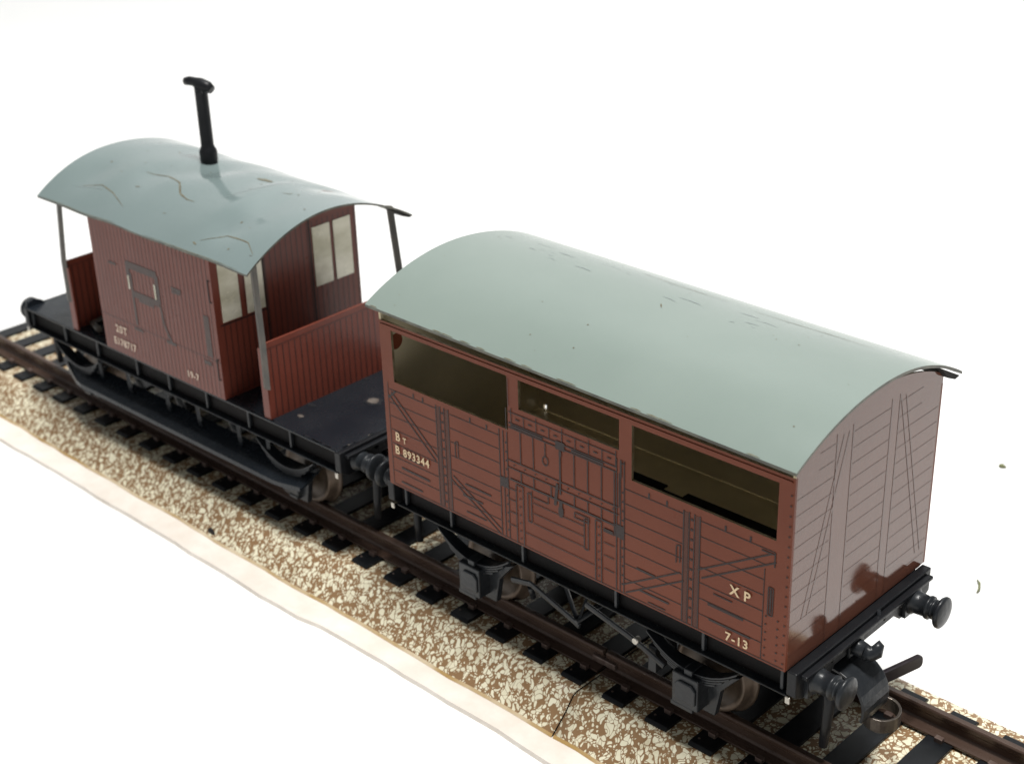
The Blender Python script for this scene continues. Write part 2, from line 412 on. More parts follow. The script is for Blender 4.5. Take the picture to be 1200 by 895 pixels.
def wall_with_holes(name, a0, a1, z0, z1, holes, ysurf, sgn, mats, parent, th=.035, chips=True):
    xs = sorted({a0, a1} | {h[0] for h in holes} | {h[1] for h in holes}); zs = sorted({z0, z1} | {h[2] for h in holes} | {h[3] for h in holes})
    mb = MB(); yi = ysurf - sgn * th
    solid = lambda x, z: not any(h[0] < x < h[1] and h[2] < z < h[3] for h in holes)
    for xa, xb in zip(xs, xs[1:]):
        for za, zb in zip(zs, zs[1:]):
            if solid((xa + xb) / 2, (za + zb) / 2):
                mb.quad([(xa, ysurf, za), (xb, ysurf, za), (xb, ysurf, zb), (xa, ysurf, zb)], 0)
                mb.quad([(xa, yi, za), (xa, yi, zb), (xb, yi, zb), (xb, yi, za)], 1)
    for h in list(holes) + [(a0, a1, z0, z1)]:
        xa, xb, za, zb = h; outer = h == (a0, a1, z0, z1)
        for (p, q) in (((xa, za), (xb, za)), ((xb, za), (xb, zb)), ((xb, zb), (xa, zb)), ((xa, zb), (xa, za))):
            mb.quad([(p[0], ysurf, p[1]), (q[0], ysurf, q[1]), (q[0], yi, q[1]), (p[0], yi, p[1])], 0 if outer and p[0] > a0 + .1 and q[0] > a0 + .1 else 2)
    return mb

holes = [(-5.97, -3.98, 2.985, 3.69), (-3.80, -2.28, 3.31, 3.69), (-2.10, -.19, 3.0, 3.68)]
def plank_side(mb, P):
    """printed planks, straps and ironwork of the wagon side"""
    A, B = [], []     # thin plank gaps, heavier ironwork
    zl = [2.67, 2.48, 2.29, 2.09, 1.89, 1.69]
    w = .0125
    for z in zl:
        A += [(-6.08, z, -5.22, z, w), (-4.98, z, -4.13, z, w), (-2.20, z, -1.37, z, w), (-1.14, z, -.31, z, w)]
    A += [(-6.08, 2.86, -5.22, 2.86, w), (-4.98, 2.86, -4.13, 2.86, w), (-2.2, 2.86, -1.37, 2.86, w), (-1.14, 2.86, -.2, 2.86, w)]
    for x in (-5.62, -5.45, -4.62, -4.34, -1.85, -1.6, -.82, -.5): A.append((x, 2.87, x, 2.93, .03))
    A += [(-6.08, 1.485, -.02, 1.485, .012), (-6.095, 1.48, -6.095, 2.95, .012), (-.31, 1.48, -.31, 2.62, w)]
    # stanchions
    for xa, xb in ((-5.22, -5.0), (-1.37, -1.15)):
        for x in (xa, xa + .075, xb - .075, xb): A.append((x, 1.49, x, 2.91, .02))
        B += [(xa + .035, 1.49, xa + .035, 2.9, .05), (xb - .035, 1.49, xb - .035, 2.9, .05)]
        for k in range(11): A.append(((xa + xb) / 2 - .017, 1.58 + k * .125, (xa + xb) / 2 + .017, 1.58 + k * .125, .034))
    for xa, xb in ((-4.13, -4.0), (-2.31, -2.20)):
        for x in (xa, (xa + xb) / 2, xb): A.append((x, 1.48, x, 2.95 if xa < -3 else 3.2, .018))
        for k in range(11): A.append((xb - .035, 1.6 + k * .12, xb - .01, 1.6 + k * .12, .025))
    A += [(-4.13, 2.25, -4.0, 2.25, .16), (-2.33, 2.28, -2.2, 2.28, .2)]
    # diagonal braces
    def brace(x0, z0, x1, z1, wd):
        d = math.hypot(x1 - x0, z1 - z0); nx, nz = -(z1 - z0) / d * wd / 2, (x1 - x0) / d * wd / 2
        A.extend([(x0 + nx, z0 + nz, x1 + nx, z1 + nz, .022), (x0 - nx, z0 - nz, x1 - nx, z1 - nz, .022)])
    brace(-6.06, 2.80, -5.24, 2.13, .075); brace(-4.98, 1.98, -4.14, 1.52, .07)
    brace(-2.2, 1.55, -1.38, 2.06, .10); brace(-1.14, 2.20, -.2, 2.79, .10)
    A += [(-.36, 2.83, -.19, 2.83, .02), (-.19, 2.68, -.19, 2.86, .02), (-6.08, 2.74, -5.95, 2.86, .03)]
    # heavy wood-grain dashes
    for x0, z0, x1, z1, ww in ((-5.93, 1.77, -5.40, 1.765, .035), (-5.95, 1.95, -5.5, 1.945, .018), (-5.95, 1.56, -5.55, 1.555, .028), (-4.75, 1.97, -4.3, 1.965, .028), (-4.8, 1.80, -4.45, 1.80, .03), (-4.75, 1.58, -4.4, 1.58, .022),
                              (-2.02, 1.90, -1.75, 1.90, .035), (-1.98, 1.63, -1.55, 1.63, .03), (-1.02, 1.87, -.55, 1.87, .035), (-1.0, 1.68, -.45, 1.68, .035), (-.95, 2.03, -.7, 2.03, .02), (-1.85, 1.52, -1.6, 1.52, .02)):
        A.append((x0, z0, x1, z1, ww))
    # grab marks
    for x, z in ((-1.43, 2.33), (-4.87, 2.40)): A += [(x - .03, z - .12, x - .03, z + .1, .018), (x + .02, z - .1, x + .02, z + .12, .018), (x - .03, z + .1, x + .02, z + .12, .018)]
    A += [(-.25, 2.08, -.25, 2.42, .018), (-.19, 2.08, -.19, 2.42, .018), (-.25, 2.08, -.19, 2.08, .018), (-.25, 2.42, -.19, 2.42, .018), (-.22, 2.1, -.22, 2.4, .03)]
    for x in (-.12, -.27):
        for k in range(6): A.append((x - .01, 1.55 + k * .1, x + .012, 1.55 + k * .1, .022))
    for x in (-.035,):
        for k in range(18): A.append((x - .01, 1.55 + k * .12, x + .012, 1.55 + k * .12, .02))
    # door: upper row of blocks, planks, straps
    A += [(-3.97, 3.235, -2.31, 3.235, .014), (-3.97, 3.09, -2.31, 3.09, .018), (-3.97, 3.03, -2.31, 3.03, .018)]
    for k in range(9):
        x = -3.92 + k * .2; A.append((x, 3.10, x, 3.235 if k % 2 else 3.29, .014)); A.append((x + .07, 3.165, x + .13, 3.165, .02))
    A += [(-3.93, 3.06, -3.42, 3.06, .035), (-2.98, 3.06, -2.5, 3.06, .035), (-3.22, 3.06, -3.08, 3.06, .13), (-3.17, 2.96, -3.13, 2.96, .08)]
    for x in (-3.78, -3.575, -2.94, -2.735, -2.53): A.append((x, 2.60, x, 3.02, .018))
    A += [(-3.155, 2.42, -3.155, 3.0, .03), (-3.385, 2.84, -3.385, 3.02, .018), (-2.34, 2.2, -2.34, 3.03, .02), (-2.27, 2.6, -2.27, 3.03, .018)]
    for k in range(8):
        a0, a1 = 2 * math.pi * k / 8, 2 * math.pi * (k + 1) / 8
        A.append((-3.385 + .045 * math.cos(a0), 2.78 + .06 * math.sin(a0), -3.385 + .045 * math.cos(a1), 2.78 + .06 * math.sin(a1), .018))
    A += [(-4.0, 2.59, -2.28, 2.59, .018), (-4.0, 2.49, -2.28, 2.49, .018), (-3.97, 2.335, -2.33, 2.335, .03)]
    for k in range(10): A.append((-3.9 + k * .17, 2.54, -3.88 + k * .17, 2.54, .025))
    for x in (-3.78, -3.575, -3.30, -3.22, -2.94, -2.735, -2.53): A.append((x, 2.345, x, 2.48, .018))
    A += [(-3.60, 2.22, -3.35, 2.22, .018), (-3.62, 2.29, -3.62, 2.21, .018), (-3.35, 2.22, -3.35, 2.32, .018), (-3.24, 2.25, -3.20, 2.55, .05), (-3.19, 2.20, -3.11, 2.20, .10), (-3.15, 2.12, -3.15, 2.34, .06),
          (-2.93, 2.27, -2.73, 2.27, .018), (-2.93, 2.20, -2.73, 2.20, .018), (-2.94, 2.195, -2.94, 2.275, .018), (-2.72, 2.195, -2.72, 2.275, .018)]
    for z in (2.14, 2.0, 1.86, 1.68):
        A.append((-3.60 if z > 1.8 else -3.74, z, -2.79 if z > 1.8 else -2.64, z, w))
    for z in (2.2, 2.05, 1.88, 1.7): A += [(-3.99, z, -3.87, z, .014), (-2.5, z, -2.34, z, .014)]
    A += [(-3.87, 1.48, -3.87, 2.29, .018), (-3.755, 1.48, -3.755, 2.29, .018), (-3.87, 2.29, -3.755, 2.29, .018), (-3.68, 1.86, -3.68, 2.25, .018), (-3.62, 1.86, -3.62, 2.25, .018), (-3.68, 1.86, -3.62, 1.86, .018), (-3.68, 2.25, -3.62, 2.25, .018),
          (-2.79, 1.84, -2.79, 2.24, .018), (-2.73, 1.84, -2.73, 2.24, .018), (-2.79, 1.84, -2.73, 1.84, .018), (-2.79, 2.24, -2.73, 2.24, .018),
          (-2.62, 1.48, -2.62, 2.3, .018), (-2.53, 1.48, -2.53, 2.3, .018), (-2.62, 2.3, -2.53, 2.3, .018), (-2.50, 2.22, -2.36, 2.22, .05)]
    for x in (-3.81, -2.575):
        for k in range(7): A.append((x - .012, 1.56 + k * .11, x + .012, 1.56 + k * .11, .024))
    A += [(-4.0, 2.98, -4.0, 3.28, .016), (-2.24, 2.98, -2.24, 3.2, .016), (-3.96, 3.3, -3.96, 3.66, .012)]
    strokes(mb, P, B, 4, .002)
    strokes(mb, P, [q[:4] + (q[4] * .84,) for q in A], 3, .004)

for s, nm in ((-1, 'near'), (1, 'far')):
    mb = wall_with_holes('s', X0, X1, ZB, ZT, holes + ([(-6.045, -5.99, 1.49, 1.57)] if s > 0 else []), s * YS, s, None, cw)
    plank_side(mb, lambda u, v, l, s=s: (u, s * (YS + l), v))
    # raised rail bead above the slots
    mb.box((X0 + .03, min(s * YS, s * (YS + .012)), 3.73), (X1 - .03, max(s * YS, s * (YS + .012)), 3.75), 0)
    side = mb.build('wagon_side', ['red', 'lacquer', 'tin', 'ink', 'ink_soft'], cw)
    P = (lambda u, v, l: (u, -(YS + l), v)) if s < 0 else (lambda u, v, l: (X0 - u, YS + l, v))
    writing('class_lettering', [('B', -6.0, 2.16, .17, 1), ('T', -5.86, 2.16, .11, 1)], P, 'letter', side, .2, sx=.92)
    writing('number_lettering', [('B', -6.02, 1.965, .165, 1), ('893344', -5.87, 1.965, .155, 1.16)], P, 'letter', side, .2, sx=.92)
    writing('load_code_lettering', [('X', -.73, 2.135, .17, 1), ('P', -.55, 2.13, .17, 1)], P, 'letter', side, .2)
    writing('date_lettering', [('7-13', -.77, 1.53, .15, 1.15)], P, 'letter', side, .2)

# ends with arched top; printed framing, cut-outs at one edge where tabs fold
RISE, EZ = .40, 3.89
def end_wall(parent, x, s, hole=None):
    mb = MB(); n = 18; hw = YS - .004
    prof = [(-hw, ZB), (hw, ZB)]
    # tabs along the far vertical edge: small steps
    for z0, z1 in ((2.06, 2.12), (2.72, 2.78), (3.3, 3.36)): prof += [(hw, z0), (hw - .035, z0 + .02), (hw - .035, z1), (hw, z1 + .02)]
    arc = [(hw - 2 * hw * i / n, roof_z(hw - 2 * hw * i / n, 1.55, EZ, RISE) - .045) for i in range(n + 1)]
    prof += arc
    for z0, z1 in ((3.3, 3.36), (2.72, 2.78), (2.06, 2.12))[::1]: prof += [(-hw, z1 + .01), (-hw + .022, z1), (-hw + .022, z0 + .01), (-hw, z0)]
    m = len(prof); xi = x - s * .035
    mb.add([(x, y, z) for y, z in prof], [tuple(range(m))], 0)
    mb.add([(xi, y, z) for y, z in prof], [tuple(range(m))], 1)
    mb.add([(x, y, z) for y, z in prof] + [(xi, y, z) for y, z in prof], [(i, i + m, (i + 1) % m + m, (i + 1) % m) for i in range(m)], 2)
    P = lambda u, v, l: (x + s * l, u, v)
    A, B = [], []
    for z in [1.62 + .19 * k for k in range(13)]:
        hwz = 1.38
        if z > 3.7: hwz = 1.0
        for a, b in ((-hwz, -.72), (-.38, .34), (.52, hwz)): A.append((a, z, b, z, .007))
    for xa, xb in ((-.70, -.40), (.35, .51)):
        for u in (xa, xb): A.append((u, 1.49, u, 4.0, .012))
        
    for u0, v0, u1, v1 in ((-.52, 3.95, -1.12, 2.0), (.58, 3.95, 1.22, 1.7)):
        A += [(u0 - .05, v0, u1 - .05, v1, .012), (u0 + .05, v0, u1 + .05, v1, .012)]
    strokes(mb, P, B, 4, .003); strokes(mb, P, A, 3, .006)
    if hole:
        for (y, z, r) in hole:
            mb.add([(xi - s * .004, y + r * math.cos(a * math.pi / 8), z + r * math.sin(a * math.pi / 8)) for a in range(16)], [tuple(range(16))], 5)
    o = mb.build('wagon_end', ['red_end', 'lacquer', 'tin', 'ink_end', 'ink_end', 'red'], parent)
    return recalc(o) if False else o
end_wall(cw, X1 - .0005, 1); end_wall(cw, X0 + .0005, -1, hole=[(-1.2, 3.42, .11)])

def cw_dent(x, y):
    return .04 + .011 * -x + .012 * math.sin(x * 1.3 + 1) * math.exp(-((y - .6) ** 2) / .4) - .01 * math.exp(-((x + 2.2) ** 2) / 1.5 - (y - .9) ** 2 / .1)
mb = roof('r', -6.27, .085, 1.555, 3.90, .40, None, cw, dent=cw_dent, yfar=1.68)
mb.prism([(1.22, roof_z(1.22, 1.555, 3.90, .40)), (1.40, roof_z(1.40, 1.555, 3.90, .40) - .10), (1.56, roof_z(1.56, 1.555, 3.90, .40) - .09), (1.66, roof_z(1.66, 1.555, 3.90, .40) - .02)], 0, -.30, .07, 5)
f = lambda x, y: roof_z(y, 1.555, 3.90, .40) + cw_dent(x, y)
for pts, ww in (([(-2.95, .12), (-2.87, .03)], .018), ([(-3.9, .95), (-3.3, .93), (-2.6, .97)], .012), ([(-2.2, .92), (-1.2, .93), (-.6, .90)], .012)):
    roof_mark(mb, f, pts, ww, 3)
for k in range(20):
    x, y = random.uniform(-6, -.2), random.gauss(.62, .22); L = random.uniform(.05, .38)
    roof_mark(mb, f, [(x, y), (x + L * .5, y + random.uniform(-.02, .02)), (x + L, y + random.uniform(-.03, .03))], random.uniform(.006, .016), 4)
for k in range(26):
    x, y = random.uniform(-6, 0), random.uniform(-1.45, 1.2); r = random.uniform(.008, .02)
    roof_mark(mb, f, [(x, y), (x + r, y + r * .5)], r, 3)
for k in range(16):
    x = random.uniform(-6.2, 0); roof_mark(mb, f, [(x, -1.548), (x + .06, -1.545), (x + random.uniform(.1, .2), -1.548)], .012, 3)
mb.build('roof', ['roof', 'roof_edge', 'roof_under', 'scratch', 'stain', 'gap'], cw)

fl = MB().box((X0 + .04, -1.38, ZB - .002), (X1 - .04, 1.38, ZB + .02), 1)
fl.box((X0 + .3, -1.30, ZB + .02), (X1 - .1, .70, ZB + .045), 0); fl.box((X0 + .3, .70, ZB + .02), (-3.35, .82, ZB + .045), 0); fl.box((-3.02, .70, ZB + .02), (X1 - .1, .82, ZB + .045), 0)
fl.build('floor', ['black_web', 'lacquer'], cw)
ub = underframe(cw, X0 + .02, X1 - .01, [-6.02, -5.17, -3.91, -2.42, -1.15, -.10])
headstock(cw, X1, 1); headstock(cw, X0, -1)
buffers(cw, X1 + .12, 1); buffers(cw, X0 - .12, -1)
coupling(cw, X1 + .0, 1); coupling(cw, X0 - .0, -1)
for x in (-4.83, -1.34):
    wheelset(cw, x)
    for s in (-1, 1): axle_guard(cw, x, s, 0)
for s in (-1, 1):
    MB().tube([(-3.31, s * 1.24, ZF), (-3.08, s * 1.24, .585), (-2.90, s * 1.24, ZF)], 0, 4, flat=(.018, .035), smooth=False).build('brake_hanger', 'castgrey', cw)
    MB().tube([(-4.25, s * 1.17, .66), (-3.9, s * 1.2, .76), (-3.12, s * 1.27, .60), (-3.02, s * 1.28, .57)], 0, 8, flat=(.022, .045), smooth=False).build('brake_rod', 'castgrey', cw)
    o = MB().tube([(-2.93, s * 1.26, .92), (-2.3, s * 1.25, .77), (-2.05, s * 1.25, .70), (-1.75, s * 1.24, .58)], 0, 8, flat=(.022, .045), smooth=False).build('brake_lever', 'castgrey', cw)
    MB().tube([(-4.1, s * .95, .35), (-4.0, s * 1.1, .62)], .04, 6).build('brake_shoe', 'castgrey', cw)
    MB().box((-2.02, min(s * .8, s * 1.2), .38), (-1.90, max(s * .8, s * 1.2), .74)).build('brake_shoe', 'castgrey', cw, bevel=.01)
    recalc(MB().tube([(-2.12, s * 1.25, .80), (-2.12, s * 1.33, .80)], .04, 10).build('bolt', 'chip', o))

MB().tube([(-3.06, -1.3, .62), (-3.06, 1.3, .62)], .03, 8).build('brake_shaft', 'castgrey', cw)
# ================================================================== BRAKE VAN
bv = thing('brake_van', 'red-brown guards van with open verandas, battered blue-grey roof and a tall black stovepipe', 'toy wagon', (-11.364, -.034, 0), .0146)
HX = 3.98
# deck with turned-down edge and worn spots
d = MB()
d.box((-HX, -1.37, ZB - .03), (HX, 1.37, ZB + .004), 0)
def spot(x, y, rx, ry, mi, z=ZB + .0075):
    n = 14; ph = random.random() * 6
    d.add([(x + rx * math.cos(2 * math.pi * k / n) * (1 + .18 * math.sin(3 * k + ph)), y + ry * math.sin(2 * math.pi * k / n) * (1 + .15 * math.cos(2 * k + ph)), z) for k in range(n)], [tuple(range(n))], mi)
spot(3.22, 0.0, .15, .13, 2); spot(3.22, 0.0, .09, .08, 1, ZB + .012); spot(-3.22, 0.0, .15, .13, 2)
spot(2.77, -.99, .06, .035, 1); spot(2.60, -.66, .12, .04, 2); spot(2.57, .43, .07, .05, 2)
for k in range(34):
    x = random.uniform(1.6, 3.9); spot(x, -1.35 + random.uniform(-.01, .015), random.uniform(.02, .10), .012, 2)
for k in range(18):
    spot(3.965, random.uniform(-1.3, 1.3), .010, random.uniform(.02, .09), 1 if k % 5 == 0 else 2)
d.build('deck', ['deck', 'chip', 'castgrey'], bv, bevel=.01)
# raised corner of the deck at the far end
c = MB().prism([(-1.37, ZB), (-1.0, ZB), (-1.05, ZB + .05), (-1.2, ZB + .13), (-1.34, ZB + .10)], 0, -HX - .02, -HX + .04)
c.build('bent_deck_corner', 'deck', bv, bevel=.01)
underframe(bv, -HX + .02, HX - .02, [-3.9, -2.9, -1.95, -.85, .0, .95, 1.95, 2.9, 3.9])
headstock(bv, HX - .05, 1); headstock(bv, -HX + .05, -1)
buffers(bv, HX + .02, 1); buffers(bv, -HX - .02, -1)
coupling(bv, HX - .05, 1); coupling(bv, -HX + .05, -1)
for x in (-2.68, 2.68):
    wheelset(bv, x)
    for s in (-1, 1): axle_guard(bv, x, s, 1)
for s in (-1, 1):
    fb = MB()
    n = 40; L0, L1 = -3.05, 3.20
    prof = lambda t: 1 - .0 if .09 < t < .93 else 0
    vs = []
    for i in range(n + 1):
        t = i / n; x = L0 + (L1 - L0) * t
        rise = .16 * max(0, (.09 - t) / .09) ** 1.5 + .10 * max(0, (t - .91) / .09)
        nar = .16 * max(0, (.09 - t) / .09)
        for (y, z) in ((1.06, .70 + rise), (1.43 - nar, .53 + rise), (1.46 - nar, .55 + rise), (1.47 - nar, .49 + rise), (1.43 - nar, .485 + rise), (1.06, .65 + rise)):
            vs.append((x, s * y, z))
    q = 6
    fs = [(i * q + k, i * q + (k + 1) % q, (i + 1) * q + (k + 1) % q, (i + 1) * q + k) for i in range(n) for k in range(q)] + [tuple(range(q)), tuple(n * q + k for k in range(q))]
    fb.add(vs, fs)
    for x in (-2.1, -1.3, -.25, .55, 1.55, 2.25):
        fb.tube([(x, s * 1.24, ZF), (x, s * 1.22, .8), (x, s * 1.2, .66)], 0, 4, flat=(.03, .035), smooth=False)
    recalc(fb.build('footboard', 'deck', bv))
    for x in (-1.6, -.5, .9):
        MB().tube([(x, s * .9, ZF), (x + .03, s * .9, .75), (x + .25, s * .95, .45)], .06, 6).build('brake_shoe', 'castgrey', bv)

CX, CY, CZ = 1.525, 1.375, 3.72
def van_side(s):
    mb = MB(); yo = s * CY; yi = s * (CY - .035)
    mb.box((-CX, min(yo, yi), ZB + .006), (CX, max(yo, yi), CZ), 0)
    P = lambda u, v, l: (u, s * (CY + l), v)
    A, B = [], []
    n = 31
    for k in range(1, n):
        x = -CX + 2 * CX * k / n
        A.append((x, ZB + .02, x, 3.66, .013))
    A.append((-CX, 2.06, CX, 2.06, .012))
    for u0, v0, u1, v1, w in ((-.62, 3.08, .16, 3.08, .09), (-.60, 2.9, -.60, 3.1, .07), (.14, 2.62, .14, 3.08, .08), (-.54, 2.62, .14, 2.62, .08), (-.54, 2.1, -.54, 2.95, .05), (.16, 2.6, .20, 2.3, .04), (.2, 2.3, .36, 2.02, .04), (-.4, 2.55, 0, 2.55, .05),
                              (1.30, 2.10, 1.30, 2.75, .10), (-1.1, 3.0, -.9, 3.0, .03), (.5, 2.98, .75, 2.97, .04), (.5, 2.92, .72, 2.93, .03), (-.64, 2.02, -.4, 2.02, .03), (1.12, 1.98, 1.30, 1.98, .05), (.2, 2.04, .45, 2.04, .04)):
        B.append((u0, v0, u1, v1, w * 1.3))
    strokes(mb, P, A, 1, .003); strokes(mb, P, B, 2, .006)
    strokes(mb, P, [(-.60, 2.68, -.60, 2.9, .03), (.08, 2.68, .08, 2.92, .035)], 3, .012)
    # lifting slots near the corner
    for z0, z1 in ((3.0, 3.33), (1.78, 2.1)):
        strokes(mb, P, [(CX - .08, z0, CX - .08, z1, .022), (CX - .08, z1, CX - .03, z1, .02), (CX - .08, z0, CX - .03, z0, .02)], 4, .009)
    side = mb.build('cabin_side', ['red_van', 'ink_van', 'ink_box', 'pane', 'gap'], bv, bevel=.0)
    Q = (lambda u, v, l: (u, -(CY + l), v)) if s < 0 else (lambda u, v, l: (-u, CY + l, v))
    writing('load_lettering', [('20T', -1.17, 1.825, .175, 1.15)], Q, 'letter_van', side, .2, lift=.012)
    writing('number_lettering', [('E178717', -1.27, 1.60, .165, 1.05)], Q, 'letter_van', side, .2, lift=.012)
    writing('date_lettering', [('19-7', .64, 1.60, .15, 1.1)], Q, 'letter_van', side, .2, lift=.012)
for s in (-1, 1): van_side(s)

def van_end(s):
    xo = s * CX; hw = CY - .036
    mb = MB(); n = 16
    prof = [(-hw, ZB + .006), (hw, ZB + .006)] + [(hw - 2 * hw * i / n, roof_z(hw - 2 * hw * i / n, 1.54, 3.77, .50) - .05) for i in range(n + 1)]
    mb.prism(prof, 0, xo - s * .035, xo, 0)
    P = lambda u, v, l: (xo + s * l, u, v)
    A, B = [], []
    k = 0; u = -hw + .1
    while u < hw:
        A.append((u, 1.5, u, 3.7, .016)); u += .103
    for u in (-.45, .45): B.append((u, 1.5, u, 3.95, .03))
    B += [(-1.3, 2.62, -.45, 2.62, .02)]
    strokes(mb, P, A, 1, .003); strokes(mb, P, B, 2, .006)
    o = mb.build('cabin_end', ['red_van', 'ink_van', 'ink'], bv); recalc(o)
    for (a, b) in ((-1.25, -.92), (-.80, -.48), (.50, .84), (.91, 1.25)):
        zt = min(3.60, roof_z(max(abs(a), abs(b)), 1.54, 3.77, .5) - .1)
        MB().box((min(xo + s * .002, xo + s * .012), a, 2.66), (max(xo + s * .002, xo + s * .012), b, zt)).build('window_pane', 'pane', o)
for s in (-1, 1): van_end(s)

def partition(s):
    x = s * 2.52; mb = MB(); hw = 1.345
    mb.prism([(-hw, ZB + .006), (hw, ZB + .006), (hw, 2.60), (hw - .04, 2.64), (-hw + .04, 2.64), (-hw, 2.60)], 0, x - .02, x + .02, 0)
    # side cheek folds inwards
    for sy in (-1, 1): mb.box((min(x - s * .02, x - s * .12), min(sy * hw, sy * (hw - .03)), ZB + .006), (max(x - s * .02, x - s * .12), max(sy * hw, sy * (hw - .03)), 2.55), 0)
    for sd in (-1, 1):
        P = lambda u, v, l: (x + sd * (.02 + l), u, v)
        A = []; u = -hw + .12
        while u < hw: A.append((u, ZB + .03, u, 2.53, .02)); u += .108
        A.append((-hw, 2.55, hw, 2.55, .012))
        strokes(mb, P, A, 1, .003)
    o = mb.build('veranda_partition', ['red_van', 'ink_van', 'tin'], bv, bevel=.0); recalc(o)
    for sy in (-1, 1):
        p = MB()
        xt = x - s * .10
        zt = roof_z(1.27, 1.54, 3.78, .5) - .03
        p.tube([(x, sy * 1.34, 1.95), (x, sy * 1.335, 2.62), (xt, sy * 1.28, zt)], 0, 4, flat=(.085, .03), smooth=False)
        recalc(p.build('roof_post', 'post', bv, bevel=.006))
for s in (-1, 1): partition(s)
# curled handrail strip inside the far veranda
MB().tube([(-2.0, -1.2, 1.55), (-2.35, -1.1, 1.53), (-2.45, -.7, 1.53)], .05, 8).build('veranda_step', 'post', bv)

def g(x, y, cx, cy, sx, sy, a): return a * math.exp(-((x - cx) / sx) ** 2 - ((y - cy) / sy) ** 2)
def bv_dent(x, y):
    z = .0
    z += g(x, y, -.15, .1, .35, .3, -.05) + g(x, y, 1.5, .9, .5, .5, -.05) + g(x, y, 1.2, 0, .18, 1.0, .025) + g(x, y, 1.75, -.2, .3, .7, -.03)
    z += g(x, y, -1.9, -.9, .35, .35, -.035) + g(x, y, -.9, -.5, .3, .3, -.03) + g(x, y, -.3, -.55, .25, .2, .02) + g(x, y, 1.6, -1.05, .3, .25, -.04)
    z += g(x, y, 2.2, 1.2, .45, .5, -.05) + g(x, y, -1.4, .9, .5, .3, .02) + .008 * math.sin(3.1 * x + 2 * y) + .006 * math.sin(5 * x - 3 * y)
    return z
RZ, RR = 3.775, .50
mb = roof('r', -2.62, 2.62, 1.54, RZ, RR, None, bv, dent=bv_dent, nx=90, ny=48, th=.03)
f = lambda x, y: roof_z(y, 1.54, RZ, RR) + bv_dent(x, y)
marks = [([(-1.05, -.52), (-.58, -.46), (-.16, -.55), (.10, -.74), (.34, -.80), (.52, -.80)], .055, 3), ([(-.85, -.88), (-.75, -.86)], .04, 3),
         ([(-1.9, -1.15), (-1.5, -1.05), (-1.1, -1.12), (-.62, -1.28)], .03, 3), ([(1.35, -1.35), (1.7, -1.12), (2.2, -1.15), (2.45, -1.28)], .035, 3),
         ([(.72, .22), (.86, .27), (1.0, .28)], .22, 3), ([(1.50, .05), (1.62, .10), (1.6, .16)], .03, 3), ([(1.25, -1.4), (1.35, -1.42)], .05, 3), ([(.2, -1.15), (.26, -1.13)], .02, 3),
         ([(-.6, .9), (.2, 1.1), (.9, 1.0)], .03, 4), ([(.9, -.6), (1.15, 0), (1.2, .6)], .03, 4), ([(2.0, .9), (2.3, 1.1), (2.6, 1.2)], .09, 3),
         ([(-2.0, -1.2), (-1.7, -1.12), (-1.4, -1.12)], .04, 4), ([(-2.5, -1.53), (-1.5, -1.535), (-.5, -1.53)], .014, 3), ([(.2, -1.53), (1.3, -1.535), (2.4, -1.53)], .014, 3)]
for pts, w, mi in marks: roof_mark(mb, f, pts, w * .48, mi)
for k in range(22):
    x, y = random.uniform(-2.5, 2.5), random.uniform(-1.5, 1.0); r = random.uniform(.012, .035)
    roof_mark(mb, f, [(x, y), (x + r, y + r * .4)], r, 3)
mb.prism([(1.18, f(2.55, 1.18) - .02), (1.36, f(2.55, 1.36) - .09), (1.50, f(2.55, 1.5) - .06), (1.55, f(2.55, 1.53) - .01)], 0, 2.35, 2.61, 5)
rf = mb.build('roof', ['roof_van', 'roof_edge', 'roof_under', 'scratch', 'stain', 'gap'], bv)

# stovepipe with a T-shaped cowl
SX, SY = -.58, .315
zb = f(SX, SY)
sp = MB()
sp.lathe([(-.06, .13), (.02, .13), (.06, .14), (.09, .135), (.17, .14), (.21, .13), (.24, .112), (.28, .10), (1.14, .098)], (SX, SY, zb), 2, 20)
sp.tube([(SX, SY, zb + 1.1), (SX, SY, zb + 1.2)], .10, 16)
st = sp.build('stovepipe', 'black', bv); recalc(st)
cwl = MB()
cz = zb + 1.22
cwl.tube([(SX + a, SY + b_, cz + c_) for a, b_, c_ in ((-.27, -.07, .02), (-.19, -.05, .035), (-.11, -.03, .03), (0, 0, 0), (.13, .04, -.03), (.20, .06, -.07))], [.06, .07, .07, .10, .09, .065], 14)
recalc(cwl.build('cowl', 'black', st))

